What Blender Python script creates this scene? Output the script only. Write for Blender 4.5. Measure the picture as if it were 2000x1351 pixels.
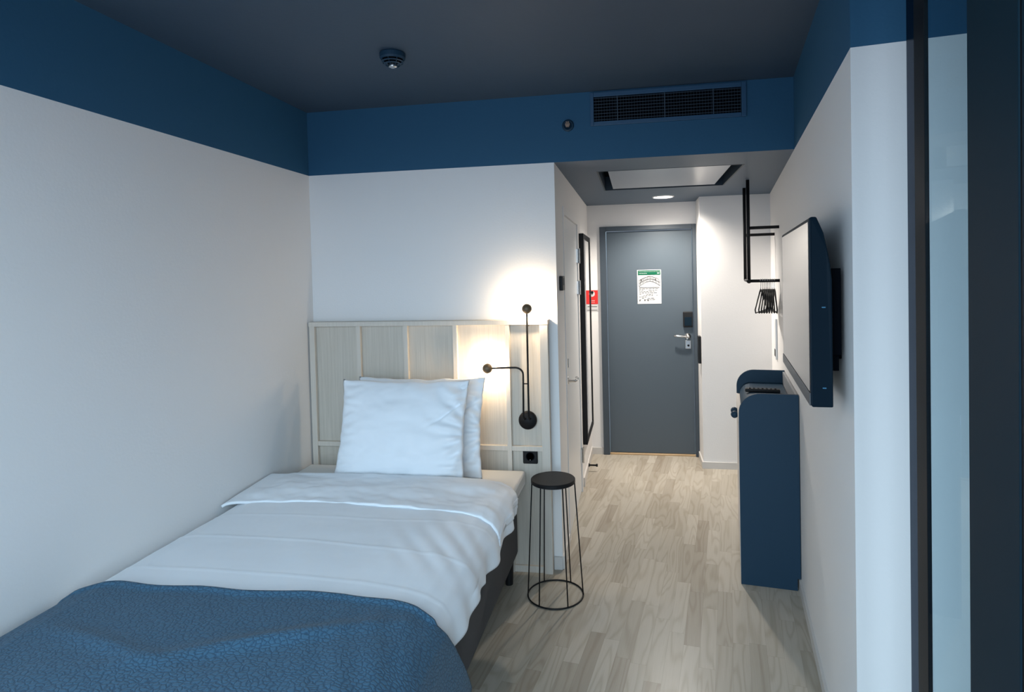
import bpy, bmesh, math, random
from math import sin, cos, pi, radians, tan
from mathutils import Vector, Matrix, noise
random.seed(4)
for o in list(bpy.data.objects): bpy.data.objects.remove(o)
SC = bpy.context.scene
COL = SC.collection

# ------------------------------------------------------------------ camera
RX = Vector((0.98547966, 0.16817462, -0.02339079))
UX = Vector((0.01891153, 0.02818725, 0.99942375))
FX = Vector((-0.16873703, 0.98535414, -0.02459752))
cam_d = bpy.data.cameras.new('camera'); cam = bpy.data.objects.new('camera', cam_d); COL.objects.link(cam)
M = Matrix((RX, UX, -FX)).transposed().to_4x4(); M.translation = (0, 0, 1.62)
cam.matrix_world = M
cam_d.sensor_width = 36; cam_d.sensor_fit = 'HORIZONTAL'
cam_d.lens = 1180.83 / 2000 * 36
cam_d.shift_x = (1000 - 1043.28) / 2000; cam_d.shift_y = (566.53 - 675.5) / 2000
cam_d.clip_start = 0.05
SC.camera = cam

# ------------------------------------------------------------------ world, daylight
SC.view_settings.view_transform = 'Standard'; SC.view_settings.look = 'None'
SC.view_settings.gamma = 1; SC.view_settings.use_curve_mapping = False
SC.view_settings.exposure = 0.36
SKY = 3.4; LAMP = 270.0; HALL = 20.0
W = bpy.data.worlds.new('sky'); SC.world = W; W.use_nodes = True
nt = W.node_tree; nt.nodes.clear()
wo = nt.nodes.new('ShaderNodeOutputWorld'); bg = nt.nodes.new('ShaderNodeBackground')
tc = nt.nodes.new('ShaderNodeTexCoord'); sp = nt.nodes.new('ShaderNodeSeparateXYZ'); cr = nt.nodes.new('ShaderNodeValToRGB')
nt.links.new(tc.outputs['Generated'], sp.inputs[0]); nt.links.new(sp.outputs['Z'], cr.inputs[0])
cr.color_ramp.elements[0].position = 0.0; cr.color_ramp.elements[0].color = (.26, .32, .40, 1)
cr.color_ramp.elements[1].position = 0.06; cr.color_ramp.elements[1].color = (.60, .82, 1.0, 1)
nt.links.new(cr.outputs[0], bg.inputs[0])
# brighter sky straight out of the window (towards -Y), dimmer overhead
mr = nt.nodes.new('ShaderNodeMapRange'); mr.inputs['From Min'].default_value = -.35; mr.inputs['From Max'].default_value = -.95
mr.inputs['To Min'].default_value = SKY * .92; mr.inputs['To Max'].default_value = SKY * 1.35
nt.links.new(sp.outputs['Y'], mr.inputs['Value']); nt.links.new(mr.outputs[0], bg.inputs[1])
nt.links.new(bg.outputs[0], wo.inputs[0])

D, HH, PZ = 3.266, 2.593, 2.2285          # back wall, ceiling, paint line / soffit
XL, XB, YE, YC, XC = -1.874, -.434, 5.421, 5.10, .508
YF = .30                                  # window wall
WX0, WX1, WZ1 = -1.75, .60, 2.50
pl = bpy.data.lights.new('window_portal', 'AREA'); pl.shape = 'RECTANGLE'; pl.size = WX1 - WX0; pl.size_y = WZ1
pl.cycles.is_portal = True
po = bpy.data.objects.new('window_portal', pl); COL.objects.link(po)
po.location = ((WX0 + WX1) / 2, YF - .28, WZ1 / 2); po.rotation_euler = (radians(90), 0, 0)

# ------------------------------------------------------------------ right wall frame
T = .14
NW = Vector((cos(T), -sin(T), 0)); AW = Vector((sin(T), cos(T), 0)); P0 = Vector((.9005, 4, 0))
K0 = P0.dot(AW)
def RWp(R, s, z=0.):                       # R metres out of the right wall, s along it
    q = P0 - NW * R + AW * (s - K0); return Vector((q.x, q.y, z))

# ------------------------------------------------------------------ materials
MATS = {}
def mat(name, col, rough=.6, metal=0, spec=.5, bump=None, var=0, emit=None, sheen=0, coat=0, ior=None):
    m = bpy.data.materials.new(name); m.use_nodes = True
    n = m.node_tree.nodes; l = m.node_tree.links; b = n['Principled BSDF']
    b.inputs['Base Color'].default_value = (*col, 1); b.inputs['Roughness'].default_value = rough
    b.inputs['Metallic'].default_value = metal; b.inputs['Specular IOR Level'].default_value = spec
    if ior: b.inputs['IOR'].default_value = ior
    if sheen: b.inputs['Sheen Weight'].default_value = sheen
    if coat: b.inputs['Coat Weight'].default_value = coat
    t = n.new('ShaderNodeTexCoord')
    if var:
        nz = n.new('ShaderNodeTexNoise'); nz.inputs['Scale'].default_value = 3; nz.inputs['Detail'].default_value = 5
        mx = n.new('ShaderNodeMixRGB'); mx.inputs[1].default_value = (*[c * (1 - var) for c in col], 1); mx.inputs[2].default_value = (*[min(1, c * (1 + var)) for c in col], 1)
        l.new(t.outputs['Object'], nz.inputs[0]); l.new(nz.outputs[0], mx.inputs[0]); l.new(mx.outputs[0], b.inputs['Base Color'])
    if bump:
        sc, st, dist = bump
        nz = n.new('ShaderNodeTexNoise'); nz.inputs['Scale'].default_value = sc; nz.inputs['Detail'].default_value = 4
        bp = n.new('ShaderNodeBump'); bp.inputs['Strength'].default_value = st; bp.inputs['Distance'].default_value = dist
        l.new(t.outputs['Object'], nz.inputs[0]); l.new(nz.outputs[0], bp.inputs['Height']); l.new(bp.outputs[0], b.inputs['Normal'])
    if emit:
        b.inputs['Emission Color'].default_value = (*emit[0], 1); b.inputs['Emission Strength'].default_value = emit[1]
    MATS[name] = m; return m
BLUE = (.021, .092, .175); WHITE = (.78, .763, .752); CEIL = (.036, .062, .096)
def wallmat(name):
    m = mat(name, WHITE, .65, spec=.3, bump=(90, .06, .01))
    n = m.node_tree.nodes; l = m.node_tree.links; b = n['Principled BSDF']
    g = n.new('ShaderNodeNewGeometry'); s = n.new('ShaderNodeSeparateXYZ'); gt = n.new('ShaderNodeMath'); gt.operation = 'GREATER_THAN'
    gt.inputs[1].default_value = PZ; mx = n.new('ShaderNodeMixRGB'); mx.inputs[1].default_value = (*WHITE, 1); mx.inputs[2].default_value = (*BLUE, 1)
    l.new(g.outputs['Position'], s.inputs[0]); l.new(s.outputs['Z'], gt.inputs[0]); l.new(gt.outputs[0], mx.inputs[0]); l.new(mx.outputs[0], b.inputs['Base Color'])
    return m
wallm = wallmat('painted_wall')
whitem = mat('white_paint', WHITE, .5, spec=.35)
ceilm = mat('ceiling_paint', CEIL, .55, spec=.4, bump=(60, .05, .01))
navy = mat('navy_lacquer', (.012, .039, .071), .5, spec=.25)
doorgrey = mat('grey_door_paint', (.066, .084, .102), .36, bump=(120, .03, .005))
framegrey = mat('grey_frame_paint', (.042, .055, .070), .4)
black = mat('black_metal', (.007, .007, .008), .5, spec=.22)
blackp = mat('black_plastic', (.009, .009, .010), .45, spec=.25)
brownb = mat('bronze_ball', (.13, .088, .05), .45, metal=.2)
chrome = mat('brushed_steel', (.62, .62, .62), .25, metal=1)
linen = mat('white_cotton', (.84, .865, .90), .85, spec=.15, sheen=.2, bump=(420, .12, .002))
linen2 = mat('white_cotton_sheet', (.80, .80, .79), .85, spec=.15, bump=(300, .12, .002))
greyf = mat('grey_bed_fabric', (.10, .10, .105), .9, spec=.1, var=.15, bump=(700, .5, .003))
alu = mat('white_metal', (.7, .71, .72), .35)
vgrey = mat('blue_grille_paint', (.045, .075, .11), .45)
dark = mat('dark_void', (.003, .004, .006), .9, spec=.02)
hatchm = mat('hatch_panel_paint', (.34, .37, .42), .28, spec=.6)
brass = mat('threshold_wood', (.50, .33, .17), .35, var=.2)
redm = mat('red_sign', (.62, .02, .015), .45)
greenm = mat('green_print', (.006, .085, .045), .7, spec=.1)
paper = mat('paper', (.56, .56, .555), .7, spec=.15)
ink = mat('grey_ink', (.02, .02, .022), .9, spec=.05)
inkr = mat('pink_ink', (.75, .45, .45), .7)
mirr = mat('mirror_glass', (.93, .94, .94), .01, metal=1)
bulb = mat('opal_lamp_dome', (1, 1, 1), .4, emit=((1.0, .79, .54), LAMP))
hallb = mat('downlight_diffuser', (1, 1, 1), .4, emit=((1.0, .93, .84), HALL))
screen = mat('tv_screen', (.015, .015, .018), .10, spec=.9, ior=1.75)
tvbody = mat('tv_glossy_plastic', (.003, .012, .022), .5, spec=.12)
tvlight = mat('tv_mark', (.03, .16, .28), .4)
winf = mat('dark_blue_aluminium', (.0035, .018, .030), .6, spec=.12)
winb = mat('black_gasket', (.002, .003, .005), .5, spec=.15)
creamd = mat('pale_cabinet_front', (.66, .62, .58), .5)
def glassmat(name, col, rough=0):
    m = bpy.data.materials.new(name); m.use_nodes = True; n = m.node_tree.nodes; l = m.node_tree.links; n.clear()
    o = n.new('ShaderNodeOutputMaterial'); tr = n.new('ShaderNodeBsdfTransparent'); tr.inputs[0].default_value = (*col, 1)
    gl = n.new('ShaderNodeBsdfGlossy'); gl.inputs['Roughness'].default_value = rough
    fr = n.new('ShaderNodeLayerWeight'); fr.inputs[0].default_value = .12; mx = n.new('ShaderNodeMixShader')
    mt = n.new('ShaderNodeMath'); mt.operation = 'MULTIPLY'; mt.inputs[1].default_value = .12
    l.new(fr.outputs['Fresnel'], mt.inputs[0]); l.new(mt.outputs[0], mx.inputs[0]); l.new(tr.outputs[0], mx.inputs[1]); l.new(gl.outputs[0], mx.inputs[2]); l.new(mx.outputs[0], o.inputs[0])
    return m
glass = glassmat('window_glass', (.88, .97, 1.0))
tint = glassmat('smoked_edge_glass', (.30, .32, .36))

def woodmat(name, c1, c2, axis='Z', scale=1.):
    m = mat(name, c1, .55, spec=.3); n = m.node_tree.nodes; l = m.node_tree.links; b = n['Principled BSDF']
    t = n.new('ShaderNodeTexCoord'); mp = n.new('ShaderNodeMapping')
    s = [150 * scale, 150 * scale, 150 * scale]; s['XYZ'.index(axis)] = 3.0 * scale; mp.inputs['Scale'].default_value = s
    nz = n.new('ShaderNodeTexNoise'); nz.inputs['Scale'].default_value = 1.2; nz.inputs['Detail'].default_value = 6; nz.inputs['Roughness'].default_value = .65
    r = n.new('ShaderNodeValToRGB'); r.color_ramp.elements[0].position = .32; r.color_ramp.elements[1].position = .68
    r.color_ramp.elements[0].color = (*c2, 1); r.color_ramp.elements[1].color = (*c1, 1)
    l.new(t.outputs['Object'], mp.inputs[0]); l.new(mp.outputs[0], nz.inputs[0]); l.new(nz.outputs[0], r.inputs[0]); l.new(r.outputs[0], b.inputs['Base Color'])
    bp = n.new('ShaderNodeBump'); bp.inputs['Strength'].default_value = .15; bp.inputs['Distance'].default_value = .002
    l.new(nz.outputs[0], bp.inputs['Height']); l.new(bp.outputs[0], b.inputs['Normal'])
    return m
ash = woodmat('pale_ash_panel', (.62, .56, .485), (.52, .465, .395), 'Z')
ashr = woodmat('pale_ash_strip', (.66, .60, .53), (.60, .54, .47), 'Z')
baseb = mat('baseboard_paint', (.60, .575, .55), .5)

def floormat():
    m = mat('ash_parquet', (.6, .55, .48), .34, spec=.4); n = m.node_tree.nodes; l = m.node_tree.links; b = n['Principled BSDF']
    def math_(op, a=None, c=None, v0=None, v1=None):
        k = n.new('ShaderNodeMath'); k.operation = op
        if a is not None: l.new(a, k.inputs[0])
        if c is not None: l.new(c, k.inputs[1])
        if v0 is not None: k.inputs[0].default_value = v0
        if v1 is not None: k.inputs[1].default_value = v1
        return k.outputs[0]
    t = n.new('ShaderNodeTexCoord'); mp = n.new('ShaderNodeMapping'); mp.inputs['Rotation'].default_value = (0, 0, T)
    l.new(t.outputs['Object'], mp.inputs[0]); s = n.new('ShaderNodeSeparateXYZ'); l.new(mp.outputs[0], s.inputs[0])
    wv = math_('DIVIDE', s.outputs['X'], v1=.068); row = math_('FLOOR', wv)
    wn = n.new('ShaderNodeTexWhiteNoise'); wn.noise_dimensions = '1D'; l.new(row, wn.inputs['W'])
    u = math_('ADD', math_('DIVIDE', s.outputs['Y'], v1=.46), math_('MULTIPLY', wn.outputs['Value'], v1=7.0)); cell = math_('FLOOR', u)
    cx = n.new('ShaderNodeCombineXYZ'); l.new(row, cx.inputs[0]); l.new(cell, cx.inputs[1])
    w2 = n.new('ShaderNodeTexWhiteNoise'); w2.noise_dimensions = '3D'; l.new(cx.outputs[0], w2.inputs['Vector'])
    ramp = n.new('ShaderNodeValToRGB'); e = ramp.color_ramp.elements
    e[0].position = 0; e[0].color = (.37, .325, .265, 1); e[1].position = 1; e[1].color = (.52, .48, .415, 1)
    k = ramp.color_ramp.elements.new(.3); k.color = (.445, .405, .34, 1)
    l.new(w2.outputs['Value'], ramp.inputs[0])
    # grain
    off = n.new('ShaderNodeVectorMath'); off.operation = 'SCALE'; l.new(w2.outputs['Color'], off.inputs[0]); off.inputs['Scale'].default_value = 31
    ad = n.new('ShaderNodeVectorMath'); ad.operation = 'ADD'; l.new(mp.outputs[0], ad.inputs[0]); l.new(off.outputs[0], ad.inputs[1])
    m2 = n.new('ShaderNodeMapping'); m2.inputs['Scale'].default_value = (9, 1.1, 1); l.new(ad.outputs[0], m2.inputs[0])
    nz = n.new('ShaderNodeTexNoise'); nz.inputs['Scale'].default_value = 1.0; nz.inputs['Detail'].default_value = 1.5; nz.inputs['Distortion'].default_value = .3; l.new(m2.outputs[0], nz.inputs[0])
    rings = math_('SINE', math_('MULTIPLY', nz.outputs[0], v1=62))
    m3 = n.new('ShaderNodeMapping'); m3.inputs['Scale'].default_value = (210, 7, 1); l.new(ad.outputs[0], m3.inputs[0])
    n3 = n.new('ShaderNodeTexNoise'); n3.inputs['Scale'].default_value = 1; n3.inputs['Detail'].default_value = 3; l.new(m3.outputs[0], n3.inputs[0])
    g = math_('ADD', math_('MULTIPLY', math_('POWER', math_('ADD', math_('MULTIPLY', rings, v1=.5), v1=.5), v1=3.0), v1=.55), math_('MULTIPLY', n3.outputs[0], v1=.55))
    mx = n.new('ShaderNodeMixRGB'); mx.blend_type = 'MULTIPLY'; mx.inputs[2].default_value = (.74, .70, .64, 1)
    l.new(math_('MULTIPLY', g, v1=.95), mx.inputs[0]); l.new(ramp.outputs[0], mx.inputs[1])
    # seams
    fx = math_('ABSOLUTE', math_('SUBTRACT', math_('FRACT', wv), v1=.5)); fu = math_('ABSOLUTE', math_('SUBTRACT', math_('FRACT', u), v1=.5))
    se = math_('MAXIMUM', math_('GREATER_THAN', fx, v1=.488), math_('GREATER_THAN', fu, v1=.4975))
    m4 = n.new('ShaderNodeMixRGB'); m4.blend_type = 'MULTIPLY'; m4.inputs[2].default_value = (.72, .70, .67, 1); l.new(math_('MULTIPLY', se, v1=.55), m4.inputs[0]); l.new(mx.outputs[0], m4.inputs[1])
    l.new(m4.outputs[0], b.inputs['Base Color'])
    return m
floorm = floormat()

def throwmat():
    m = mat('blue_textured_throw', (.035, .12, .22), .8, spec=.2, sheen=.1); n = m.node_tree.nodes; l = m.node_tree.links; b = n['Principled BSDF']
    t = n.new('ShaderNodeTexCoord'); nz = n.new('ShaderNodeTexNoise'); nz.inputs['Scale'].default_value = 45; nz.inputs['Detail'].default_value = 2
    mv = n.new('ShaderNodeVectorMath'); mv.operation = 'MULTIPLY_ADD'; mv.inputs[1].default_value = (.022, .022, .022)
    l.new(t.outputs['UV'], nz.inputs[0]); l.new(nz.outputs['Color'], mv.inputs[0]); l.new(t.outputs['UV'], mv.inputs[2])
    mp = n.new('ShaderNodeMapping'); mp.inputs['Scale'].default_value = (62, 88, 1); l.new(mv.outputs[0], mp.inputs[0])
    v = n.new('ShaderNodeTexVoronoi'); v.feature = 'DISTANCE_TO_EDGE'; v.inputs['Scale'].default_value = 1; v.voronoi_dimensions = '2D'; l.new(mp.outputs[0], v.inputs[0])
    r = n.new('ShaderNodeValToRGB'); r.color_ramp.elements[0].position = 0.0; r.color_ramp.elements[1].position = .2
    r.color_ramp.elements[0].color = (.024, .066, .118, 1); r.color_ramp.elements[1].color = (.050, .124, .198, 1)
    l.new(v.outputs[0], r.inputs[0]); l.new(r.outputs[0], b.inputs['Base Color'])
    r2 = n.new('ShaderNodeValToRGB'); r2.color_ramp.elements[1].position = .28; l.new(v.outputs[0], r2.inputs[0])
    bp = n.new('ShaderNodeBump'); bp.inputs['Strength'].default_value = .38; bp.inputs['Distance'].default_value = .004
    l.new(r2.outputs[0], bp.inputs['Height']); l.new(bp.outputs[0], b.inputs['Normal'])
    return m
throwm = throwmat()

# ------------------------------------------------------------------ mesh helpers
def MB(): return bmesh.new()
def quadbox(bm, pts_lo, z0, z1):
    lo = [bm.verts.new((p[0], p[1], z0)) for p in pts_lo]; hi = [bm.verts.new((p[0], p[1], z1)) for p in pts_lo]
    k = len(lo); bm.faces.new(lo[::-1]); bm.faces.new(hi)
    for i in range(k): bm.faces.new((lo[i], lo[(i + 1) % k], hi[(i + 1) % k], hi[i]))
def box(bm, x0, x1, y0, y1, z0, z1): quadbox(bm, [(x0, y0), (x1, y0), (x1, y1), (x0, y1)], z0, z1)
def rbox(bm, R0, R1, s0, s1, z0, z1):      # box in right-wall coordinates
    quadbox(bm, [RWp(R1, s0), RWp(R0, s0), RWp(R0, s1), RWp(R1, s1)], z0, z1)
def tube(bm, pts, r, seg=12, closed=False):
    pts = [Vector(p) for p in pts]; N = len(pts); rings = []; prev = None
    for i, p in enumerate(pts):
        if closed: d = (pts[(i + 1) % N] - pts[i - 1])
        else: d = (pts[min(i + 1, N - 1)] - pts[max(i - 1, 0)])
        d.normalize()
        a = prev - d * prev.dot(d) if prev is not None else (Vector((0, 0, 1)) if abs(d.z) < .9 else Vector((1, 0, 0)))
        a = (a - d * a.dot(d)).normalized(); prev = a; b = d.cross(a)
        rr = r[i] if isinstance(r, (list, tuple)) else r
        rings.append([bm.verts.new(p + a * cos(2 * pi * k / seg) * rr + b * sin(2 * pi * k / seg) * rr) for k in range(seg)])
    for i in range(N if closed else N - 1):
        A, B = rings[i], rings[(i + 1) % N]
        for k in range(seg): bm.faces.new((A[k], A[(k + 1) % seg], B[(k + 1) % seg], B[k]))
    if not closed: bm.faces.new(rings[0][::-1]); bm.faces.new(rings[-1])
def lathe(bm, c, axis, prof, seg=32):       # prof: (radius, height along axis)
    c = Vector(c); ax = Vector(axis).normalized(); a = ax.orthogonal().normalized(); b = ax.cross(a); rings = []
    for r, h in prof:
        if r < 1e-6: rings.append([bm.verts.new(c + ax * h)])
        else: rings.append([bm.verts.new(c + ax * h + (a * cos(2 * pi * k / seg) + b * sin(2 * pi * k / seg)) * r) for k in range(seg)])
    for A, B in zip(rings, rings[1:]):
        for k in range(seg):
            k2 = (k + 1) % seg
            if len(A) == 1 and len(B) == 1: continue
            if len(A) == 1: bm.faces.new((A[0], B[k], B[k2]))
            elif len(B) == 1: bm.faces.new((A[k], B[0], A[k2]))
            else: bm.faces.new((A[k], B[k], B[k2], A[k2]))
def ball(bm, c, r, seg=24, t0=0, t1=pi, axis=(0, 0, 1)):
    lathe(bm, c, axis, [(r * sin(t0 + (t1 - t0) * i / 14), r * cos(t0 + (t1 - t0) * i / 14)) for i in range(15)], seg)
def tag(o, label=None, cat=None, group=None, kind=None):
    if label: o['label'] = label
    if cat: o['category'] = cat
    if group: o['group'] = group
    if kind: o['kind'] = kind
    return o
def obj(name, bm, m, parent=None, smooth=False, bevel=0, origin=None, sub=0, thick=0):
    bmesh.ops.recalc_face_normals(bm, faces=bm.faces)
    me = bpy.data.meshes.new(name); org = Vector(origin) if origin is not None else None
    if parent is not None:
        w = parent
        loc = Vector((0, 0, 0)); q = parent
        while q is not None: loc += q.location; q = q.parent
        bmesh.ops.translate(bm, verts=bm.verts, vec=-loc)
    elif org is not None: bmesh.ops.translate(bm, verts=bm.verts, vec=-org)
    bm.to_mesh(me); bm.free()
    o = bpy.data.objects.new(name, me); COL.objects.link(o); me.materials.append(m)
    if parent is not None: o.parent = parent
    elif org is not None: o.location = org
    if smooth:
        for p in me.polygons: p.use_smooth = True
    if thick:
        md = o.modifiers.new('thickness', 'SOLIDIFY'); md.thickness = thick; md.offset = -1
    if bevel:
        md = o.modifiers.new('bevel', 'BEVEL'); md.width = bevel; md.segments = 3; md.limit_method = 'ANGLE'; md.angle_limit = radians(40)
    if sub:
        md = o.modifiers.new('sub', 'SUBSURF'); md.levels = sub; md.render_levels = sub
    return o
def empty(name, loc, label=None, cat=None, group=None):
    o = bpy.data.objects.new(name, None); COL.objects.link(o); o.location = loc; o.empty_display_size = .05
    return tag(o, label, cat, group)
def struct(name, bm, m, **k): return tag(obj(name, bm, m, **k), kind='structure')

# ================================================================== structure
b = MB(); box(b, -2.2, 2.0, -.35, 5.9, -.1, 0); struct('floor', b, floorm)
b = MB(); box(b, -2.2, 2.0, YF - .3, D + .1, HH, HH + .1); struct('ceiling', b, ceilm)
b = MB(); box(b, XL - .2, XL, YF - .3, D + .2, 0, HH); struct('wall_left', b, wallm)
# back wall: solid block left of the corridor, and lintel face above the corridor
b = MB(); box(b, XL, XB, D, D + .2, 0, HH); struct('wall_back', b, wallm)
b = MB(); box(b, XB, RWp(0, 3.4).x + .05, D, D + .06, PZ + .0005, HH); struct('wall_back_lintel', b, wallm)
# corridor left wall (door opening 3.60 .. 4.46, z 2.02)
b = MB(); box(b, XB - .16, XB, D + .2, 3.60, 0, PZ); box(b, XB - .16, XB, 4.50, YE + .15, 0, PZ); box(b, XB - .16, XB, 3.60, 4.50, 2.03, PZ)
struct('wall_corridor_left', b, wallm)
b = MB(); box(b, XB - .16, -.326, YE, YE + .15, 0, PZ); box(b, -.326, XC, YE, YE + .15, 2.03, PZ); struct('wall_corridor_end', b, wallm)
b = MB(); box(b, XC, 1.35, YC, YE + .15, 0, PZ); struct('wall_corridor_column', b, wallm)
# right wall with return towards the window
Q0, Q1 = RWp(0, 1.879), RWp(0, 5.35)
b = MB(); R0 = RWp(-1.0, 1.879); R1 = RWp(-1.0, 5.35)
quadbox(b, [Q0, R0, R1, Q1], 0, HH); struct('wall_right', b, wallm)
b = MB(); box(b, 1.55, 1.7, YF - .3, 1.75, 0, HH); struct('wall_window_side', b, wallm)
# window wall
b = MB(); box(b, XL, WX0, YF - .3, YF, 0, HH); box(b, WX1, 1.6, YF - .3, YF, 0, HH); box(b, WX0, WX1, YF - .3, YF, WZ1, HH); struct('wall_front', b, whitem)
# corridor ceiling with hatch opening
hx0, hx1, hy0, hy1 = -.229, .618, 3.633, 4.482
x1 = 1.3
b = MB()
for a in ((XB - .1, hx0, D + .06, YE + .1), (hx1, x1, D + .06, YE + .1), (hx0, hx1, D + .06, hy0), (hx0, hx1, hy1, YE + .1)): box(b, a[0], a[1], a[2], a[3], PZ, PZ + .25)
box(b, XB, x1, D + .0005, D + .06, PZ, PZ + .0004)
struct('ceiling_corridor', b, mat('ceiling_paint_lit', (.075, .108, .155), .5, spec=.4))  # same ceiling paint, lightened so the corridor's bounce light is in the colour
# baseboards
b = MB(); box(b, XB, XB + .010, D, 3.56, 0, .07); box(b, XB, XB + .010, 4.56, YE, 0, .07); struct('baseboard_corridor_left', b, baseb)
b = MB(); box(b, -.48, XB, D - .012, D, 0, .07); struct('baseboard_back', b, baseb)
b = MB(); box(b, XB + .01, -.327, YE - .010, YE, 0, .06); struct('baseboard_corridor_end', b, baseb)
b = MB(); box(b, XC, 1.04, YC - .012, YC, 0, .055); box(b, XC - .010, XC, YC - .012, YE - .03, 0, .055); struct('baseboard_column', b, baseb)
b = MB(); rbox(b, 0, .011, 1.89, 5.08, 0, .055); struct('baseboard_right', b, baseb)
b = MB(); box(b, -.27, .48, YE - .005, YE + .06, 0, .014); struct('trim_threshold', b, brass, bevel=.003)

# ---- entry door (door_1)
d1 = empty('door_1', (.09, YE, 0)); d1['kind'] = 'structure'
b = MB(); box(b, -.326, -.272, YE - .022, YE + .11, 0, 2.034); box(b, .476, .507, YE - .022, YE + .11, 0, 2.034); box(b, -.272, .476, YE - .022, YE + .11, 1.995, 2.034)
obj('door_frame', b, framegrey, d1, bevel=.003)
leaf_y = YE + .012
b = MB(); box(b, -.268, .472, leaf_y, leaf_y + .05, .016, 1.990); leaf = obj('door_leaf', b, doorgrey, d1, bevel=.003)
b = MB(); box(b, .386, .470, leaf_y - .026, leaf_y, 1.135, 1.272); lk = obj('card_reader', b, blackp, d1, bevel=.008)
b = MB(); box(b, .398, .458, leaf_y - .029, leaf_y - .0255, 1.15, 1.225); obj('reader_window', b, tvbody, lk, bevel=.001)
b = MB(); lathe(b, (.425, leaf_y, 1.055), (0, -1, 0), [(0, 0), (.026, 0), (.026, .008), (.012, .010), (.011, .05), (0, .05)])
tube(b, [(.425, leaf_y - .045, 1.055), (.40, leaf_y - .05, 1.055), (.33, leaf_y - .05, 1.062), (.305, leaf_y - .045, 1.062)], .009); obj('door_handle', b, chrome, d1, smooth=True)
b = MB(); box(b, .402, .450, leaf_y - .009, leaf_y, .945, 1.02); lp = obj('lock_plate', b, chrome, d1, bevel=.006)
b = MB(); lathe(b, (.428, leaf_y - .009, .975), (0, -1, 0), [(.010, 0), (.009, .006), (0, .006)]); obj('lock_thumb_turn', b, blackp, lp)

# ---- bathroom door (door_2) in the corridor's left wall
d2 = empty('door_2', (XB, 4.05, 0)); d2['kind'] = 'structure'
b = MB(); box(b, XB - .10, XB + .006, 3.60, 3.645, 0, 2.03); box(b, XB - .10, XB + .006, 4.455, 4.50, 0, 2.03); box(b, XB - .10, XB + .006, 3.645, 4.455, 1.985, 2.03)
obj('door_frame', b, whitem, d2, bevel=.003)
b = MB(); box(b, XB - .045, XB - .004, 3.649, 4.451, .012, 1.981); obj('door_leaf', b, alu, d2, bevel=.002)
for z0, z1 in ((1.70, 1.81), (1.47, 1.575), (.22, .335)):
    b = MB(); tube(b, [(XB + .012, 4.452, z0), (XB + .012, 4.452, z1)], .009); box(b, XB - .004, XB + .006, 4.415, 4.490, z0 + .005, z1 - .005); obj('hinge', b, chrome, d2, smooth=False)
b = MB(); box(b, XB - .005, XB + .004, 3.685, 3.715, 1.045, 1.10); obj('lock_plate', b, chrome, d2, bevel=.002)
b = MB(); lathe(b, (XB - .004, 3.70, .965), (1, 0, 0), [(0, 0), (.025, 0), (.025, .008), (.010, .010), (.009, .05), (0, .05)])
tube(b, [(XB + .045, 3.70, .965), (XB + .05, 3.72, .965), (XB + .05, 3.79, .965), (XB + .04, 3.815, .965)], .008); obj('door_handle', b, chrome, d2, smooth=True)

# ---- window_1: glazed dark leaf standing in the room at the right
ed = Vector((.2144, .9767, 0)); en = Vector((.9767, -.2144, 0))   # along, away from room
WS = Vector((.3912, .5231, 0))
def wq(a0, a1, t0, t1): return [WS + ed * a0 + en * t0, WS + ed * a1 + en * t0, WS + ed * a1 + en * t1, WS + ed * a0 + en * t1]
w1 = empty('window_1', WS); w1['kind'] = 'structure'
b = MB(); quadbox(b, wq(.308, .523, 0, .05), 0, HH); obj('window_stile', b, winf, w1, bevel=.002)
b = MB(); quadbox(b, wq(.298, .308, .002, .05), 0, HH); obj('gasket', b, winb, w1)
b = MB(); quadbox(b, wq(-.20, .298, 0, .05), 0, HH); obj('window_jamb', b, winf, w1, bevel=.002)
b = MB(); quadbox(b, wq(.523, .817, .001, .006), 0, HH); obj('pane', b, glass, w1)
b = MB(); quadbox(b, wq(.817, .912, 0, .008), 0, HH); obj('window_stile', b, winb, w1, bevel=.001)
b = MB(); quadbox(b, wq(.912, .996, .001, .006), 0, HH); obj('smoked_glass_fin', b, tint, w1)

# ================================================================== bed
BX0, BX1, BY0, BY1 = XL + .012, -.660, 1.10, 3.17
bed = empty('bed', (-1.26, 2.1, 0), 'single continental bed with grey fabric base against the left wall', 'bed')
b = MB(); box(b, BX0, BX1, BY0, BY1, .115, .50); obj('box_spring', b, greyf, bed, bevel=.03, smooth=True)
b = MB(); box(b, BX0 + .005, BX1 + .048, BY0 - .0, BY1 - .01, .50, .575)
bmesh.ops.subdivide_edges(b, edges=b.edges, cuts=5, use_grid_fill=True)
obj('mattress_topper', b, linen2, bed, bevel=.032, smooth=True)
for lx, ly in ((BX1 - .035, BY1 - .10), (BX0 + .05, BY1 - .10), (BX1 - .035, BY0 + .12), (BX0 + .05, BY0 + .12)):
    b = MB(); lathe(b, (lx, ly, 0), (0, 0, 1), [(0, 0), (.020, 0), (.026, .118), (0, .118)], 16); obj('leg', b, blackp, bed, smooth=False)

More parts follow.
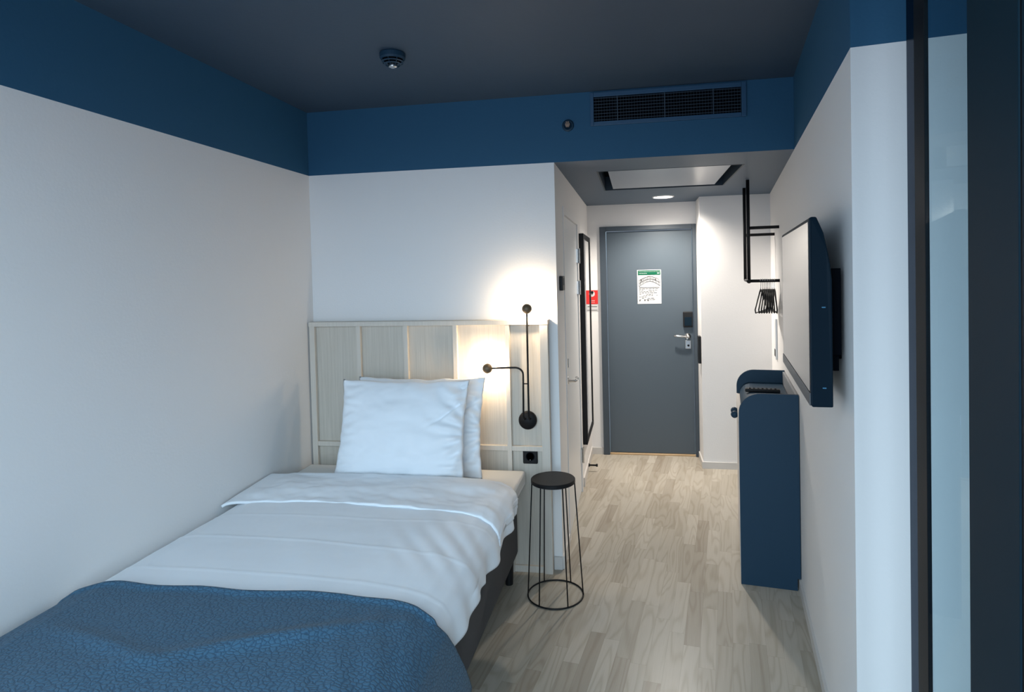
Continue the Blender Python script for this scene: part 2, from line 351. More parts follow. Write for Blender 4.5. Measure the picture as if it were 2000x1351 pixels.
def fbm(x, y, s, o=0): return noise.fractal(Vector((x * s, y * s, o)), 1, 2, 3)
def sheet(name, path, N, U, m, thick, uvs=False, **k):
    """grid of points path(i/(U), j/(N)); returns object"""
    b = MB(); g = [[b.verts.new(path(i / U, j / N)) for i in range(U + 1)] for j in range(N + 1)]
    for j in range(N):
        for i in range(U): b.faces.new((g[j][i], g[j][i + 1], g[j + 1][i + 1], g[j + 1][i]))
    if uvs:
        uv = b.loops.layers.uv.new('UVMap')
        L = [0]
        for i in range(U): L.append(L[-1] + (g[0][i + 1].co - g[0][i].co).length)
        V = [0]
        for j in range(N): V.append(V[-1] + (g[j + 1][U // 2].co - g[j][U // 2].co).length)
        idx = {g[j][i]: (L[i], V[j]) for j in range(N + 1) for i in range(U + 1)}
        for f in b.faces:
            for lp in f.loops: lp[uv].uv = idx[lp.vert]
    return obj(name, b, m, smooth=True, **k), thick

def profile(pts):                       # smooth arclength polyline sampler
    P = [Vector((p[0], 0, p[1])) for p in pts]; L = [0]
    for a, c in zip(P, P[1:]): L.append(L[-1] + (c - a).length)
    def f(t):
        d = t * L[-1]
        for i in range(len(P) - 1):
            if d <= L[i + 1] or i == len(P) - 2:
                k = (d - L[i]) / (L[i + 1] - L[i]); p = P[i].lerp(P[i + 1], k); return p.x, p.z
    return f
prof_d = [(-1.862, .545), (-1.850, .575), (-1.81, .600), (-1.74, .612), (-1.5, .618), (-1.2, .620), (-.9, .618), (-.75, .613), (-.68, .602), (-.63, .580), (-.604, .545), (-.597, .50), (-.597, .468)]
pd = profile(prof_d)
creases = [(2.33, .006, .03, .0015), (2.09, .006, -.045, .0022), (1.83, .006, -.05, .0020)]
def duvet_base(x, y):
    z = 0.005 * fbm(x, y, 2.0, 3) + .0015 * fbm(x, y, 7, 9)
    for yc, w, sl, h in creases:
        d = (y - (yc + sl * (x + 1.2) + .010 * sin(x * 5 + yc * 7))) / w
        z += h * math.exp(-d * d)
    # diagonal wrinkles near the right edge
    e = max(0, 1 - abs(x + .70) / .30)
    z += .0035 * e * sin((y * 1.0 + x * 1.6) * 38 + 2 * sin(y * 6)) * (0.5 + .5 * sin(y * 9 + 1))
    return z
def duvet_pt(t, v):
    # v: 0 foot .. 1 : along the duvet, folded back at the head end
    Lb, Rr, Lt = 2.795 - 1.0, .05, .335
    tot = Lb + Rr + Lt; s = v * tot; x, z = pd(t)
    ex = 0; dz = 0
    if s <= Lb: y = 1.0 + s; lay = 0
    elif s <= Lb + Rr: a = (s - Lb) / Rr * pi; y = 2.795 + .018 * sin(a); lay = (1 - cos(a)) / 2
    else: y = 2.795 - (s - Lb - Rr); lay = 1
    top = 1 if t < .9 else 1
    wav = .018 * sin(x * 4.2 + 1) + .02 * fbm(x, 0, 3, 5) if lay else 0
    if lay == 1:
        q = (s - Lb - Rr) / Lt
        y += q * wav - q * .025 * (t)             # loose front edge wanders
        y += .0
        z += .034 + .014 * fbm(x, y * 1.6, 4, 20) + .004 * fbm(x, y, 11, 31) - .018 * q ** 3
        # sagging left tip near the wall
        if x < -1.72: k = (-1.72 - x) / .15; z = z + (.640 - z) * min(1, k * 1.4) * (1 - .25 * q); y -= .05 * q * k ** 2
        if x > -.68: x += .016
    else:
        z += .034 * lay + duvet_base(x, y) * (1 - lay)
        if x > -.68: x += .016 * lay
    hang = max(0, (.60 - z) / .13) if x > -.66 else 0
    if hang > 0:
        x += hang * (.012 * sin(y * 17 + sin(y * 5) * 2) + .006 * sin(y * 41))
        if t > .97: z += .010 * sin(y * 13) + (.02 if lay else 0)
    # round in at the head end of the sides
    if y > 2.60 and x > -.75:
        k = (y - 2.60) / .2; z += .03 * k * hang
    x = max(x, XL + .008) if x < -1.8 else x
    return (x, y, z)
du, th = sheet('duvet', duvet_pt, 300, 150, linen, .012)
md = du.modifiers.new('thickness', 'SOLIDIFY'); md.thickness = .012; md.offset = -1
tag(du, 'white cotton duvet turned back at the pillow end of the bed', 'duvet')

# blue throw over the foot end
prof_t = [(-1.866, .55), (-1.855, .592), (-1.815, .620), (-1.74, .634), (-1.5, .640), (-1.2, .642), (-.9, .640), (-.75, .636), (-.67, .626), (-.61, .602), (-.576, .562), (-.566, .50), (-.562, .40), (-.560, .27)]
pt = profile(prof_t)
def throw_pt(t, v):
    x, z = pt(t)
    edge = 1.700 + .010 * sin(x * 6 + .5) + .006 * sin(x * 17)
    if x < -1.66: edge -= .09 * ((-1.66 - x) / .2) ** 2
    h = 0
    if x > -.78:
        h = min(1, (x + .78) / .2); edge -= 0.035 * h ** 2
    if z < .60 and x > -.7: edge += .22 * ((.60 - z) / .33)
    y = 1.0 + (edge - 1.0) * v
    z += .004 + duvet_base(x, y) * .8 * (1 if z > .58 else .2)
    z += .016 * math.exp(-((y - 1.48 - .45 * (x + 1.0)) / .035) ** 2) * math.exp(-((x + 1.0) / .25) ** 2)
    z += .010 * math.exp(-((y - 1.40 + .25 * (x + 1.45)) / .03) ** 2) * math.exp(-((x + 1.45) / .22) ** 2)
    z += .010 * math.exp(-((v - 1) / .02) ** 2) * (1 if z > .6 else 0)
    if z < .58 and x > -.7: x += .008 * sin(y * 15) * (.6 - z) / .3
    return (x, y, z)
th_o, _ = sheet('throw_blanket', throw_pt, 120, 150, throwm, .01, uvs=True)
md = th_o.modifiers.new('thickness', 'SOLIDIFY'); md.thickness = .009; md.offset = -1
tag(th_o, 'dark blue textured throw laid over the foot of the white duvet', 'blanket')

# pillows
def pillow(name, base, tilt, w, h, t, seed, label, yawr=0, wr=1.):
    b = MB(); n = 64; V = {}
    for side in (1, -1):
        for j in range(n + 1):
            for i in range(n + 1):
                u, v = i / n * 2 - 1, j / n * 2 - 1
                if side == -1 and (i in (0, n) or j in (0, n)): V[(side, i, j)] = V[(1, i, j)]; continue
                au, av = abs(u), abs(v)
                px = u * w / 2 * (1 - .055 * (1 - av ** 2) * au ** 3); pz = v * h / 2 * (1 - .05 * (1 - au ** 2) * av ** 3)
                px += .006 * noise.noise(Vector((v * 5, seed, 1))) * au ** 4; pz += .008 * noise.noise(Vector((u * 4, seed, 5))) * av ** 4
                th = t / 2 * ((1 - au ** 2.6) ** .62) * ((1 - av ** 2.6) ** .62)
                th *= 1 + .10 * (1 - (v + 1) / 2)              # fuller at the bottom
                wn = .010 * fbm(u, v, 1.6, seed) + .0045 * fbm(u, v, 4.5, seed + 5)
                # pulled creases at the right side and edges
                ang = math.atan2(v + .1, u - 1.25); wn += wr * .0065 * max(0, u) ** 2 * sin(ang * 16 + 3 * noise.noise(Vector((u * 2, v * 2, seed))))
                wn += wr * .004 * max(0, au - .6) / .4 * sin(v * 34 + 4 * noise.noise(Vector((u * 3, v * 3, seed + 2))))
                dline = (v - (.62 - 1.15 * (1.0 - u) ** 1.0 + .3 * (1 - u) ** 2)) / .035
                if side == 1 and u > .3: wn -= wr * .010 * math.exp(-dline * dline) * min(1, (u - .3) * 3)
                edge = min(1, (1 - au) * 10) * min(1, (1 - av) * 10)
                V[(side, i, j)] = b.verts.new((px, -side * (th + wn * edge * 1.0), pz))
    for side in (1, -1):
        for j in range(n):
            for i in range(n):
                f = [V[(side, i, j)], V[(side, i + 1, j)], V[(side, i + 1, j + 1)], V[(side, i, j + 1)]]
                b.faces.new(f if side == 1 else f[::-1])
    o = obj(name, b, linen, smooth=True)
    R = Matrix.Rotation(yawr, 4, 'Z') @ Matrix.Rotation(-tilt, 4, 'X')
    c = Vector(base) + (R @ Vector((0, 0, h / 2)))
    o.matrix_world = Matrix.Translation(c) @ R
    return tag(o, label, 'pillow')
p1 = pillow('pillow', (-1.212, 2.855, .592), radians(17), .70, .520, .13, 3, 'front white pillow, bluish white and smooth, leaning towards the bed foot', radians(0), 2.0)
p2 = pillow('pillow', (-1.163, 2.992, .578), radians(13), .715, .520, .11, 11, 'rear white pillow, mostly hidden, propped between the front pillow and the headboard', radians(0), 1.8)

# ================================================================== headboard
hb = empty('headboard', (-1.17, 3.23, 0), 'pale wooden panelled headboard with thin battens standing against the back wall', 'headboard')
b = MB(); box(b, -1.862, -.482, 3.222, 3.262, 0, 1.372); obj('back_panel', b, ash, hb)
xs = [(-1.864, -1.832)] + [(c - .012, c + .012) for c in (-1.564, -1.283, -.997, -.703)] + [(-.524, -.480)]
for a, c in xs:
    b = MB(); box(b, a, c, 3.196, 3.222, 0.0, 1.355); obj('batten', b, ashr, hb, bevel=.001)
b = MB(); box(b, -1.866, -.478, 3.194, 3.264, 1.355, 1.380); obj('top_rail', b, ashr, hb, bevel=.001)
for i in range(5):
    a, c = xs[i][1], xs[i + 1][0]
    b = MB(); box(b, a, c, 3.199, 3.222, .668, .694); obj('cross_rail', b, ashr, hb, bevel=.001)
    b = MB(); box(b, a, c, 3.206, 3.222, 0.0, .035); obj('bottom_rail', b, ashr, hb, bevel=.001)

# socket on headboard
sk = empty('power_socket', (-.593, 3.222, .636), 'black square power socket mounted low on the headboard beside the stool', 'socket')
b = MB(); box(b, -.634, -.553, 3.210, 3.222, .595, .677); obj('cover_plate', b, blackp, sk, bevel=.006)
b = MB(); lathe(b, (-.593, 3.2105, .636), (0, -1, 0), [(.022, 0), (.024, .003), (.0205, .003), (.019, .0005), (0, .0005)]); obj('socket_insert', b, dark, sk, smooth=True)
b = MB(); lathe(b, (-.593, 3.2095, .6185), (0, -1, 0), [(.0022, 0), (.0022, .004), (0, .004)], 10); obj('earth_contact', b, chrome, sk)

# wall lamp
la = empty('wall_lamp', (-.602, 3.21, .834), 'black two-arm reading lamp with bronze balls, lit, mounted on the headboard', 'lamp')
b = MB(); lathe(b, (-.602, 3.2215, .834), (0, -1, 0), [(0, 0), (.050, 0), (.050, .014), (.044, .022), (0, .024)], 40); obj('wall_plate', b, black, la, smooth=True)
yr = 3.145
b = MB(); tube(b, [(-.585, 3.20, .845), (-.584, yr + .02, .850), (-.583, yr, .870), (-.583, yr, 1.0), (-.581, yr, 1.418)], .0052, 10)
tube(b, [(-.583, yr, 1.35), (-.583, 3.205, 1.35)], .003, 8); obj('upright_arm', b, black, la, smooth=True)
pts = [(-.614, 3.20, .845), (-.612, yr + .02, .850), (-.612, yr, .870), (-.609, yr, 1.08)]
for i in range(7):
    a = i / 6 * pi / 2; pts.append((-.609 - .042 * (1 - cos(a)), yr, 1.095 + .036 * sin(a)))
pts += [(-.70, yr, 1.130), (-.779, yr, 1.127)]
b = MB(); tube(b, pts, .0052, 10); tube(b, [(-.609, yr, 1.045), (-.583, yr, 1.045)], .003, 8); obj('bent_arm', b, black, la, smooth=True)
for cx, cz in ((-.580, 1.444), (-.803, 1.126)):
    b = MB(); ball(b, (cx, yr, cz), .0272, 28, 0, pi * .56, (0, -1, 0)); hd = obj('lamp_head', b, brownb, la, smooth=True)
    md = hd.modifiers.new('shell', 'SOLIDIFY'); md.thickness = .0015; md.offset = -1
    b = MB(); ball(b, (cx, yr + .003, cz), .0245, 24, pi * .50, pi, (0, -1, 0)); obj('diffuser', b, bulb, hd, smooth=True)

# ================================================================== stool
SX, SY = -.439, 2.995
st = empty('wire_stool', (SX, SY, 0), 'tall round black wire stool used as a bedside table', 'stool')
b = MB(); lathe(b, (SX, SY, .574), (0, 0, 1), [(0, 0), (.108, 0), (.112, .003), (.112, .018), (.109, .021), (0, .021)], 64); obj('seat', b, black, st, smooth=False, bevel=0)
b = MB(); tube(b, [(SX + .140 * cos(a), SY + .140 * sin(a), .004) for a in [2 * pi * k / 64 for k in range(64)]], .0038, 8, True); obj('base_ring', b, black, st, smooth=True)
for k in range(6):
    a = radians(60 * k + 3)
    b = MB(); tube(b, [(SX + .140 * cos(a), SY + .140 * sin(a), .004), (SX + .108 * cos(a), SY + .108 * sin(a), .576)], .0032, 8); obj('leg', b, black, st, smooth=True)

# ================================================================== television
S0, S1, TZ0, TZ1 = 1.935, 2.845, 1.212, 1.772
tvc = RWp(0, 2.39, 1.49)
tv = empty('television', tvc, 'black flat television mounted on the right wall above the navy cabinet', 'television')
b = MB()
pr_ = []                                  # side profile (R, z) bulging back
for i in range(13):
    z = TZ1 - (TZ1 - TZ0) * i / 12; k = i / 12
    back = .083 - .040 * min(1, (k / .30)) ** .6
    pr_.append((back, z))
fr_ = [(.099, TZ1), (.104, TZ1 - .006), (.104, TZ0 + .006), (.099, TZ0)]
ring = pr_ + fr_[::-1]
for s0, s1 in ((S0, S1),):
    A = [b.verts.new(RWp(R, s0 + (0.006 if R < .09 else 0), z)) for R, z in ring]; B = [b.verts.new(RWp(R, s1, z)) for R, z in ring]
    b.faces.new(A); b.faces.new(B[::-1]); k = len(A)
    for i in range(k): b.faces.new((A[i], A[(i + 1) % k], B[(i + 1) % k], B[i]))
obj('casing', b, tvbody, tv, bevel=.004)
b = MB(); rbox(b, .1035, .1058, S0 + .010, S1 - .022, TZ0 + .045, TZ1 - .014); obj('screen', b, screen, tv)
b = MB(); rbox(b, .1035, .107, S0 + .004, S1 - .004, TZ0 + .004, TZ0 + .042); obj('lower_bezel', b, mat('tv_bezel', (.09, .09, .095), .3), tv, bevel=.001)
b = MB(); rbox(b, .012, .046, 1.99, 2.70, 1.36, 1.62); rbox(b, 0.0005, .012, 2.06, 2.70, 1.34, 1.60); rbox(b, .016, .045, 2.01, 2.60, 1.31, 1.36); obj('wall_bracket', b, dark, tv, bevel=.002)
for z in (1.505, 1.268):
    b = MB(); rbox(b, .062, .072, S0 + .0005, S0 + .0075, z, z + .0035); obj('side_marking', b, tvlight, tv)

# ================================================================== cabinet
CS0, CS1, CF, CT = 3.257, 4.052, .288, .992
cb = empty('wall_cabinet', RWp(.15, 3.65, 0), 'navy blue cabinet with rounded sides and pale doors under the television', 'cabinet')
def side_panel(s):
    b = MB(); out = [(.003, CT)]
    r = .105
    for i in range(13):
        a = i / 12 * pi / 2; out.append((CF - r + r * sin(a), CT - r * 1.0 + r * cos(a)))
    out += [(CF, 0.0), (.018, 0.0), (.018, .060), (.003, .060)]
    A = [b.verts.new(RWp(R, s, z)) for R, z in out]; B = [b.verts.new(RWp(R, s + .018, z)) for R, z in out]; k = len(A)
    b.faces.new(A); b.faces.new(B[::-1])
    for i in range(k): b.faces.new((A[i], A[(i + 1) % k], B[(i + 1) % k], B[i]))
    return obj('side_panel', b, navy, cb, bevel=.0012)
side_panel(CS0); side_panel(CS1 - .018)
b = MB(); out = [(.02, .915), (.20, .915)]
for i in range(9):
    a = i / 8 * pi / 2; out.append((.20 + .070 * sin(a), .845 + .070 * cos(a)))
out += [(.262, .845), (.20, .895), (.02, .897)]
A = [b.verts.new(RWp(R, CS0 + .018, z)) for R, z in out]; B = [b.verts.new(RWp(R, CS1 - .018, z)) for R, z in out]
b.faces.new(A); b.faces.new(B[::-1])
for i in range(len(A)): b.faces.new((A[i], A[(i + 1) % len(A)], B[(i + 1) % len(A)], B[i]))
obj('top_shelf', b, navy, cb)
b = MB(); rbox(b, .004, .016, CS0 + .018, CS1 - .018, .06, .985); obj('back_panel', b, mat('cabinet_back_paint', (.30, .31, .33), .5), cb)
b = MB(); rbox(b, .02, .26, CS0 + .018, CS1 - .018, .05, .07); obj('bottom_panel', b, navy, cb)
mid = (CS0 + CS1) / 2
for a, c, ks in ((CS0 + .020, mid - .001, mid - .05), (mid + .001, CS1 - .020, mid + .05)):
    b = MB(); rbox(b, .270, .2895, a, c, .030, .842); dd = obj('door', b, creamd, cb, bevel=.001)
    dd['label'] = 'pale door'
    b = MB(); kc = RWp(.306, ks, .802); ball(b, kc, .0205, 20)
    lathe(b, RWp(.2895, ks, .802), -NW, [(0, 0), (.010, 0), (.008, .012), (0, .012)], 16); obj('knob', b, navy, dd, smooth=True)
rm = empty('remote_control', RWp(.15, 3.71, .915), 'black remote control lying on top of the navy cabinet', 'remote control')
b = MB(); rbox(b, .055, .245, 3.690, 3.732, .9155, .935); ro = obj('remote_body', b, blackp, rm, bevel=.006)
for i in range(7):
    for j in range(2):
        b = MB(); rbox(b, .075 + i * .023, .085 + i * .023, 3.698 + j * .016, 3.708 + j * .016, .9345, .9372); obj('button', b, ink if (i + j) % 3 == 0 else black, rm)

# ================================================================== hanging rail and hangers
P1 = Vector((.745, 4.285, 0)); P2 = Vector((.790, 4.69, 0)); rz = 1.547
hr = empty('hanging_rail', (P1.x, P1.y, rz), 'black tubular clothes rail hung from the corridor ceiling and fixed to the right wall', 'clothes rail')
b = MB(); tube(b, [(P1.x, P1.y, rz), (P1.x, P1.y, PZ)], .0115, 14); obj('post', b, black, hr, smooth=True)
b = MB(); tube(b, [(P2.x, P2.y, rz), (P2.x, P2.y, PZ)], .0115, 14); obj('post', b, black, hr, smooth=True)
b = MB(); tube(b, [(P1.x, P1.y, rz), (P2.x, P2.y, rz)], .010, 14); ball(b, (P1.x, P1.y, rz), .0165, 16); obj('lower_link', b, black, hr, smooth=True)
def towall(p, z, r, n, gap=0):
    R = (P0 - p).dot(NW); q = p + NW * (R - gap); b = MB(); tube(b, [(p.x, p.y, z), (q.x, q.y, z)], r, 12); return obj(n, b, black, hr, smooth=True)
towall(P1, 1.905, .0105, 'shelf_arm'); towall(P2, 1.880, .0105, 'shelf_arm'); towall(P1, rz, .0105, 'hanging_bar')
Rp1 = (P0 - P1).dot(NW); sp1 = P1.dot(AW)
def hanger(R, rot, label):
    c = RWp(R, sp1, rz); t = empty('coat_hanger', c, label, 'hanger', 'coat hangers on the rail')
    ax = AW.copy(); ax.rotate(Matrix.Rotation(rot, 3, 'Z'))
    b = MB(); pts = []
    for i in range(12):
        a = radians(-60 + 240 * i / 11); pts.append(c + ax * (.0145 * cos(a)) + Vector((0, 0, .0145 * sin(a) )))
    pts = pts[::-1]; pts = [c + ax * .0 + Vector((0, 0, -.055)), c + Vector((0, 0, -.035)), c + ax * .008 + Vector((0, 0, -.022))] + pts[::-1]
    tube(b, pts, .0016, 8); obj('hook', b, chrome, t, smooth=True)
    b = MB(); zc = -.055
    arc = []
    for i in range(17):
        k = i / 16 * 2 - 1; arc.append(c + ax * (.20 * k) + Vector((0, 0, zc - .125 * abs(k) ** 1.15 - .004)))
    tube(b, arc, [.0043 + .0012 * (1 - abs(i / 8 - 1)) for i in range(17)], 8)
    tube(b, [arc[0] - Vector((0, 0, 0)), c + ax * -.185 + Vector((0, 0, zc - .150)), c + ax * .185 + Vector((0, 0, zc - .150)), arc[-1]], .0042, 8)
    obj('hanger_frame', b, blackp, t, smooth=True)
    return t
h0 = None; lab = ['leftmost black coat hanger on the rail, swung furthest from the right wall', 'black coat hanger on the rail, third to eighth from the corridor side', 'black coat hanger second from the corridor side of the rail', 'black coat hanger on the rail nearest the right wall']
hs = [(.122, -19), (.109, -16.5), (.0985, -15), (.088, -13.5), (.0775, -12), (.067, -10.5), (.0565, -9), (.046, -7.5), (.0355, -6)]
for i, (R, rot) in enumerate(hs):
    l_ = lab[0] if i == 0 else lab[2] if i == 1 else lab[3] if i == len(hs) - 1 else 'black coat hanger, %s of the nine on the rail counting from the left' % ('third', 'fourth', 'fifth', 'sixth', 'seventh', 'eighth')[i - 2]
    hanger(R - .002, radians(rot + 6), l_)

# ================================================================== corridor items
mi = empty('wall_mirror', (XB, 4.95, 1.12), 'tall narrow black-framed mirror on the corridor left wall beside the bathroom door', 'mirror')
my0, my1, mz0, mz1 = 4.590, 5.235, .315, 1.930
b = MB(); xo = XB + .036
box(b, XB + .001, xo, my0, my0 + .04, mz0, mz1); box(b, XB + .001, xo, my1 - .04, my1, mz0, mz1); box(b, XB + .001, xo, my0 + .04, my1 - .04, mz0, mz0 + .04); box(b, XB + .001, xo, my0 + .04, my1 - .04, mz1 - .04, mz1)
obj('mirror_frame', b, black, mi, bevel=.003)
b = MB(); box(b, XB + .002, XB + .030, my0 + .038, my1 - .038, mz0 + .038, mz1 - .038); obj('mirror_glass', b, mirr, mi)

th_ = empty('room_thermostat', (XB, 3.42, 1.57), 'small black wall thermostat beside the bathroom door frame', 'thermostat')
b = MB(); box(b, XB + .0005, XB + .020, 3.375, 3.475, 1.530, 1.612); obj('thermostat_body', b, blackp, th_, bevel=.004)
b = MB(); box(b, XB + .020, XB + .0215, 3.395, 3.455, 1.560, 1.600); obj('thermostat_display', b, tvbody, th_)

ds = empty('door_stop', (XB, 4.93, .052), 'small black door stop sticking out low from the corridor left wall', 'door stop')
b = MB(); lathe(b, (XB + .0105, 4.93, .052), (1, 0, 0), [(0, 0), (.014, 0), (.014, .006), (.007, .010), (.007, .062), (0, .062)], 20); obj('stem', b, black, ds, smooth=True)
b = MB(); lathe(b, (XB + .0705, 4.93, .052), (1, 0, 0), [(0, 0), (.012, 0), (.012, .014), (0, .014)], 20); obj('rubber_tip', b, blackp, ds, smooth=True)

# evacuation notice on the door
ny = leaf_y - .0012
no = empty('evacuation_notice', (.103, ny, 1.495), 'white evacuation plan sheet with green header stuck on the entrance door', 'notice')
def nb(x0, x1, z0, z1, m, n, dy=.0006, par=None):
    b = MB(); box(b, x0, x1, ny - dy, ny, z0, z1); return obj(n, b, m, par or no)
nb(-.002, .205, 1.345, 1.645, paper, 'sheet', .0008)
nb(.004, .199, 1.600, 1.640, greenm, "green_header", .0030)
b = MB(); random.seed(8)
x = .012
while x < .19:
    w = random.choice((.006, .008, .010)); box(b, x, x + w, ny - .0042, ny - .0004, 1.628, 1.630); x += w + .003
x = .014
while x < .085:
    box(b, x, x + .005, ny - .0042, ny - .0004, 1.612, 1.616); x += .009
box(b, .172, .190, ny - .0042, ny - .0004, 1.611, 1.618)
obj('header_print', b, paper, no)
b = MB()                                         # fan-shaped floor plan
for i in range(18):
    k = i / 17; a = radians(205 - 230 * 0 - 0) ; xx = .012 + .18 * k; top = 1.555 + .030 * sin(pi * k); bot = top - .055 + .012 * sin(pi * k)
    box(b, xx, xx + .0030, ny - .0026, ny - .0004, bot, top)
    if i < 17:
        xm = xx + .0106; t2 = 1.555 + .030 * sin(pi * (i + 1) / 17)
        for zz in (top, (top + bot) / 2, bot): box(b, xx, xm, ny - .0026, ny - .0004, zz - .0016, zz + .0016)
box(b, .030, .038, ny - .0026, ny - .0004, 1.545, 1.560); box(b, .150, .157, ny - .0026, ny - .0004, 1.553, 1.567)
obj('floor_plan_drawing', b, ink, no)
b = MB(); box(b, .082, .112, ny - .0027, ny - .0004, 1.588, 1.592); obj('plan_route_marks', b, inkr, no)
b = MB(); box(b, .012, .19, ny - .0026, ny - .0004, 1.487, 1.491)
for r_ in range(9):
    x = .014
    while x < .17:
        w = random.uniform(.010, .03)
        if random.random() > .35: box(b, x, x + w, ny - .0026, ny - .0004, 1.477 - r_ * .012, 1.4800 - r_ * .012)
        x += w + .006
for xx in (.014, .058, .085): box(b, xx, xx + .008, ny - .0026, ny - .0004, 1.37, 1.379)
obj('small_print', b, mat('light_ink', (.06, .06, .06), .9, spec=.05), no)

# red fire sign, and small label under it
fy = YE - .003
fs = empty('fire_sign', (-.395, fy, 1.41), 'red fire alarm sign with white circle on the wall left of the entrance door', 'sign')
b = MB(); box(b, -.440, -.352, fy, YE, 1.350, 1.474); obj('sign_plate', b, redm, fs)
b = MB(); lathe(b, (-.404, fy, 1.442), (0, -1, 0), [(.026, 0), (.026, .0008), (0, .0008)], 32); obj('white_disc', b, paper, fs)
b = MB(); lathe(b, (-.402, fy - .0008, 1.456), (0, -1, 0), [(.012, 0), (.012, .0006), (0, .0006)], 20); v = [b.verts.new(p) for p in ((-.411, fy - .0014, 1.450), (-.393, fy - .0014, 1.450), (-.404, fy - .0014, 1.428))]; b.faces.new(v); obj('hand_symbol', b, black, fs)
b = MB(); x = -.434
while x < -.380:
    box(b, x, x + .005, fy - .0006, fy, 1.378, 1.384); box(b, x, x + .004, fy - .0006, fy, 1.364, 1.369); x += .008
obj('sign_lettering', b, paper, fs)
b = MB(); box(b, -.437, -.352, fy + .001, YE, 1.285, 1.342); lb = obj('info_label', b, paper); tag(lb, 'small white label directly below the red fire sign', 'label')
b = MB(); box(b, -.432, -.362, fy + .0004, fy + .001, 1.325, 1.330); box(b, -.432, -.358, fy + .0004, fy + .001, 1.293, 1.297); obj('label_print', b, ink, lb)

# black fitting on the column edge by the door
b = MB(); box(b, XC - .024, XC - .0005, 5.125, 5.205, .860, 1.085); q = obj('switch_plate', b, blackp, bevel=.004); tag(q, 'tall black switch plate on the column edge right of the entrance door', 'switch')
# small white panel on right wall below hangers
b = MB(); rbox(b, .0005, .014, 4.60, 4.70, .98, 1.27); q = obj('wall_panel', b, alu, bevel=.003); tag(q, 'narrow white wall control panel on the right wall below the coat hangers', 'panel')
b = MB(); rbox(b, .014, .016, 4.615, 4.685, 1.00, 1.05); obj('panel_button', b, ink, q)

# ---- ceiling hatch
ht = empty('ceiling_hatch', ((hx0 + hx1) / 2, (hy0 + hy1) / 2, PZ), 'square ceiling hatch with dark recessed edge and pale panel in corridor ceiling', 'hatch')
b = MB(); e = .010
box(b, hx0, hx0 + e, hy0, hy1, PZ - .001, PZ + .12); box(b, hx1 - e, hx1, hy0, hy1, PZ - .001, PZ + .12); box(b, hx0 + e, hx1 - e, hy0, hy0 + e, PZ - .001, PZ + .12); box(b, hx0 + e, hx1 - e, hy1 - e, hy1, PZ - .001, PZ + .12)
obj('hatch_frame', b, mat('hatch_frame_paint', (.010, .026, .045), .5), ht)
b = MB(); box(b, hx0 + e, hx1 - e, hy0 + e, hy1 - e, PZ + .10, PZ + .115); obj('recess_backing', b, dark, ht)
b = MB(); box(b, -.162, .548, 3.660, 4.430, PZ + .002, PZ + .100); obj('hatch_panel', b, hatchm, ht, bevel=.002)

# ---- downlight
dl = empty('downlight', (.215, 4.99, PZ), 'lit round downlight with white glowing disc in the corridor ceiling', 'ceiling light')
b = MB(); lathe(b, (.215, 4.99, PZ), (0, 0, -1), [(.088, 0), (.086, .006), (.078, .008), (.074, .003), (.074, 0)], 40); obj('trim_ring', b, alu, dl, smooth=True)
b = MB(); lathe(b, (.215, 4.99, PZ), (0, 0, -1), [(.074, .0015), (.06, .004), (0, .005)], 40); obj('diffuser', b, hallb, dl, smooth=True)

sl = bpy.data.lights.new('downlight_beam', 'SPOT'); sl.energy = 150; sl.color = (1.0, .92, .82); sl.spot_size = radians(150); sl.spot_blend = .9; sl.shadow_soft_size = .05
slo = bpy.data.objects.new('downlight_beam', sl); COL.objects.link(slo); slo.location = (.215, 4.98, PZ - .012)

# ---- smoke detector
sm = empty('smoke_detector', (-1.025, 2.50, HH), 'round dark blue smoke detector on the bedroom ceiling', 'smoke detector')
ux, uy = -1.025, 2.50
b = MB(); lathe(b, (ux, uy, HH), (0, 0, -1), [(0, 0), (.052, 0), (.055, .004), (.055, .022), (.050, .030), (.047, .030)], 40); obj('base', b, navy, sm, smooth=False)
b = MB(); lathe(b, (ux, uy, HH), (0, 0, -1), [(.047, .026), (.040, .034), (.0, .034)], 40); obj('smoke_chamber', b, dark, sm)
b = MB()
lathe(b, (ux, uy, HH), (0, 0, -1), [(.046, .036), (.048, .038), (.042, .041), (.040, .039), (.046, .036)], 40)
lathe(b, (ux, uy, HH), (0, 0, -1), [(.036, .045), (.038, .047), (.030, .050), (.028, .048), (.036, .045)], 40)
for k in range(8):
    a = 2 * pi * k / 8; tube(b, [(ux + .049 * cos(a), uy + .049 * sin(a), HH - .029), (ux + .044 * cos(a), uy + .044 * sin(a), HH - .040), (ux + .022 * cos(a), uy + .022 * sin(a), HH - .057)], .0016, 6)
obj('cage', b, navy, sm)
b = MB(); lathe(b, (ux, uy, HH), (0, 0, -1), [(.012, .034), (.020, .055), (.018, .062), (.008, .063), (.0, .060)], 24); obj('sensor_cap', b, chrome, sm, smooth=True)

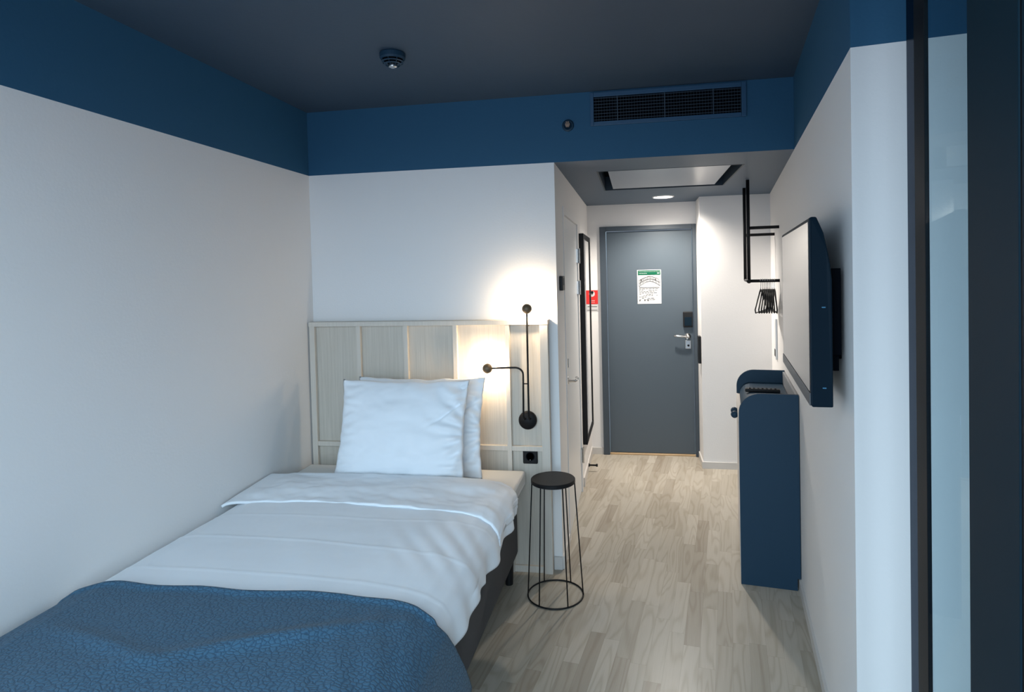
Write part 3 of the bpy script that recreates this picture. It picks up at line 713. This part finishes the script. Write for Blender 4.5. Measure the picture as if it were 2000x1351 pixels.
# ---- sprinkler
sx, sz = -.353, 2.421
sk2 = empty('sprinkler_head', (sx, D, sz), 'small round metal sprinkler head on the blue back wall left of the vent', 'sprinkler')
b = MB(); lathe(b, (sx, D - .0005, sz), (0, -1, 0), [(0, 0), (.032, 0), (.032, .004), (.026, .010), (.022, .010), (.020, .003), (0, .003)], 32); obj('escutcheon', b, navy, sk2, smooth=True)
b = MB(); lathe(b, (sx, D - .003, sz), (0, -1, 0), [(0, 0), (.010, 0), (.008, .022), (.013, .024), (.013, .027), (0, .028)], 20)
for k in range(6):
    a = k * pi / 3; box(b, sx + .010 * cos(a) - .003, sx + .010 * cos(a) + .003, D - .033, D - .030, sz + .014 * sin(a) - .003, sz + .014 * sin(a) + .003)
obj('deflector', b, mat('copper_sprinkler', (.25, .18, .14), .45, metal=.6), sk2)

# ---- air vent grille
vx0, vx1, vz0, vz1 = -.232, .566, 2.408, 2.584
ix0, ix1, iz0, iz1 = -.213, .542, 2.430, 2.560
vg = empty('air_vent', ((vx0 + vx1) / 2, D, vz0), 'wide blue air vent grille on the lintel above the corridor', 'air vent')
b = MB(); box(b, vx0, ix0, D - .014, D - .0005, vz0, vz1); box(b, ix1, vx1, D - .014, D - .0005, vz0, vz1); box(b, ix0, ix1, D - .014, D - .0005, vz0, iz0); box(b, ix0, ix1, D - .014, D - .0005, iz1, vz1)
obj('grille_frame', b, mat('vent_frame_paint', (.020, .075, .150), .45), vg, bevel=.002)
b = MB(); box(b, ix0, ix1, D - .0025, D - .0006, iz0, iz1); obj('dark_duct', b, dark, vg)
nsl = 8
for i in range(nsl):
    z = iz0 + (iz1 - iz0) * (i + .5) / nsl
    b = MB(); y0, y1 = D - .012, D - .004
    v = [(y0, z - .0010), (y0, z + .0012), (y1, z + .0032), (y1, z + .0012)]
    A = [b.verts.new((ix0, y, zz)) for y, zz in v]; B = [b.verts.new((ix1, y, zz)) for y, zz in v]; b.faces.new(A); b.faces.new(B[::-1])
    for k in range(4): b.faces.new((A[k], A[(k + 1) % 4], B[(k + 1) % 4], B[k]))
    obj('slat', b, vgrey, vg)
for f in (.165, .49, .815):
    x = ix0 + (ix1 - ix0) * f; b = MB(); box(b, x - .0015, x + .0015, D - .0125, D - .003, iz0, iz1); obj('divider', b, vgrey, vg)
b = MB(); x = ix0 + .012
while x < ix1:
    box(b, x - .0006, x + .0006, D - .0035, D - .0026, iz0, iz1); x += .0145
obj('rear_bars', b, mat('rear_bar_paint', (.02, .035, .055), .5), vg)
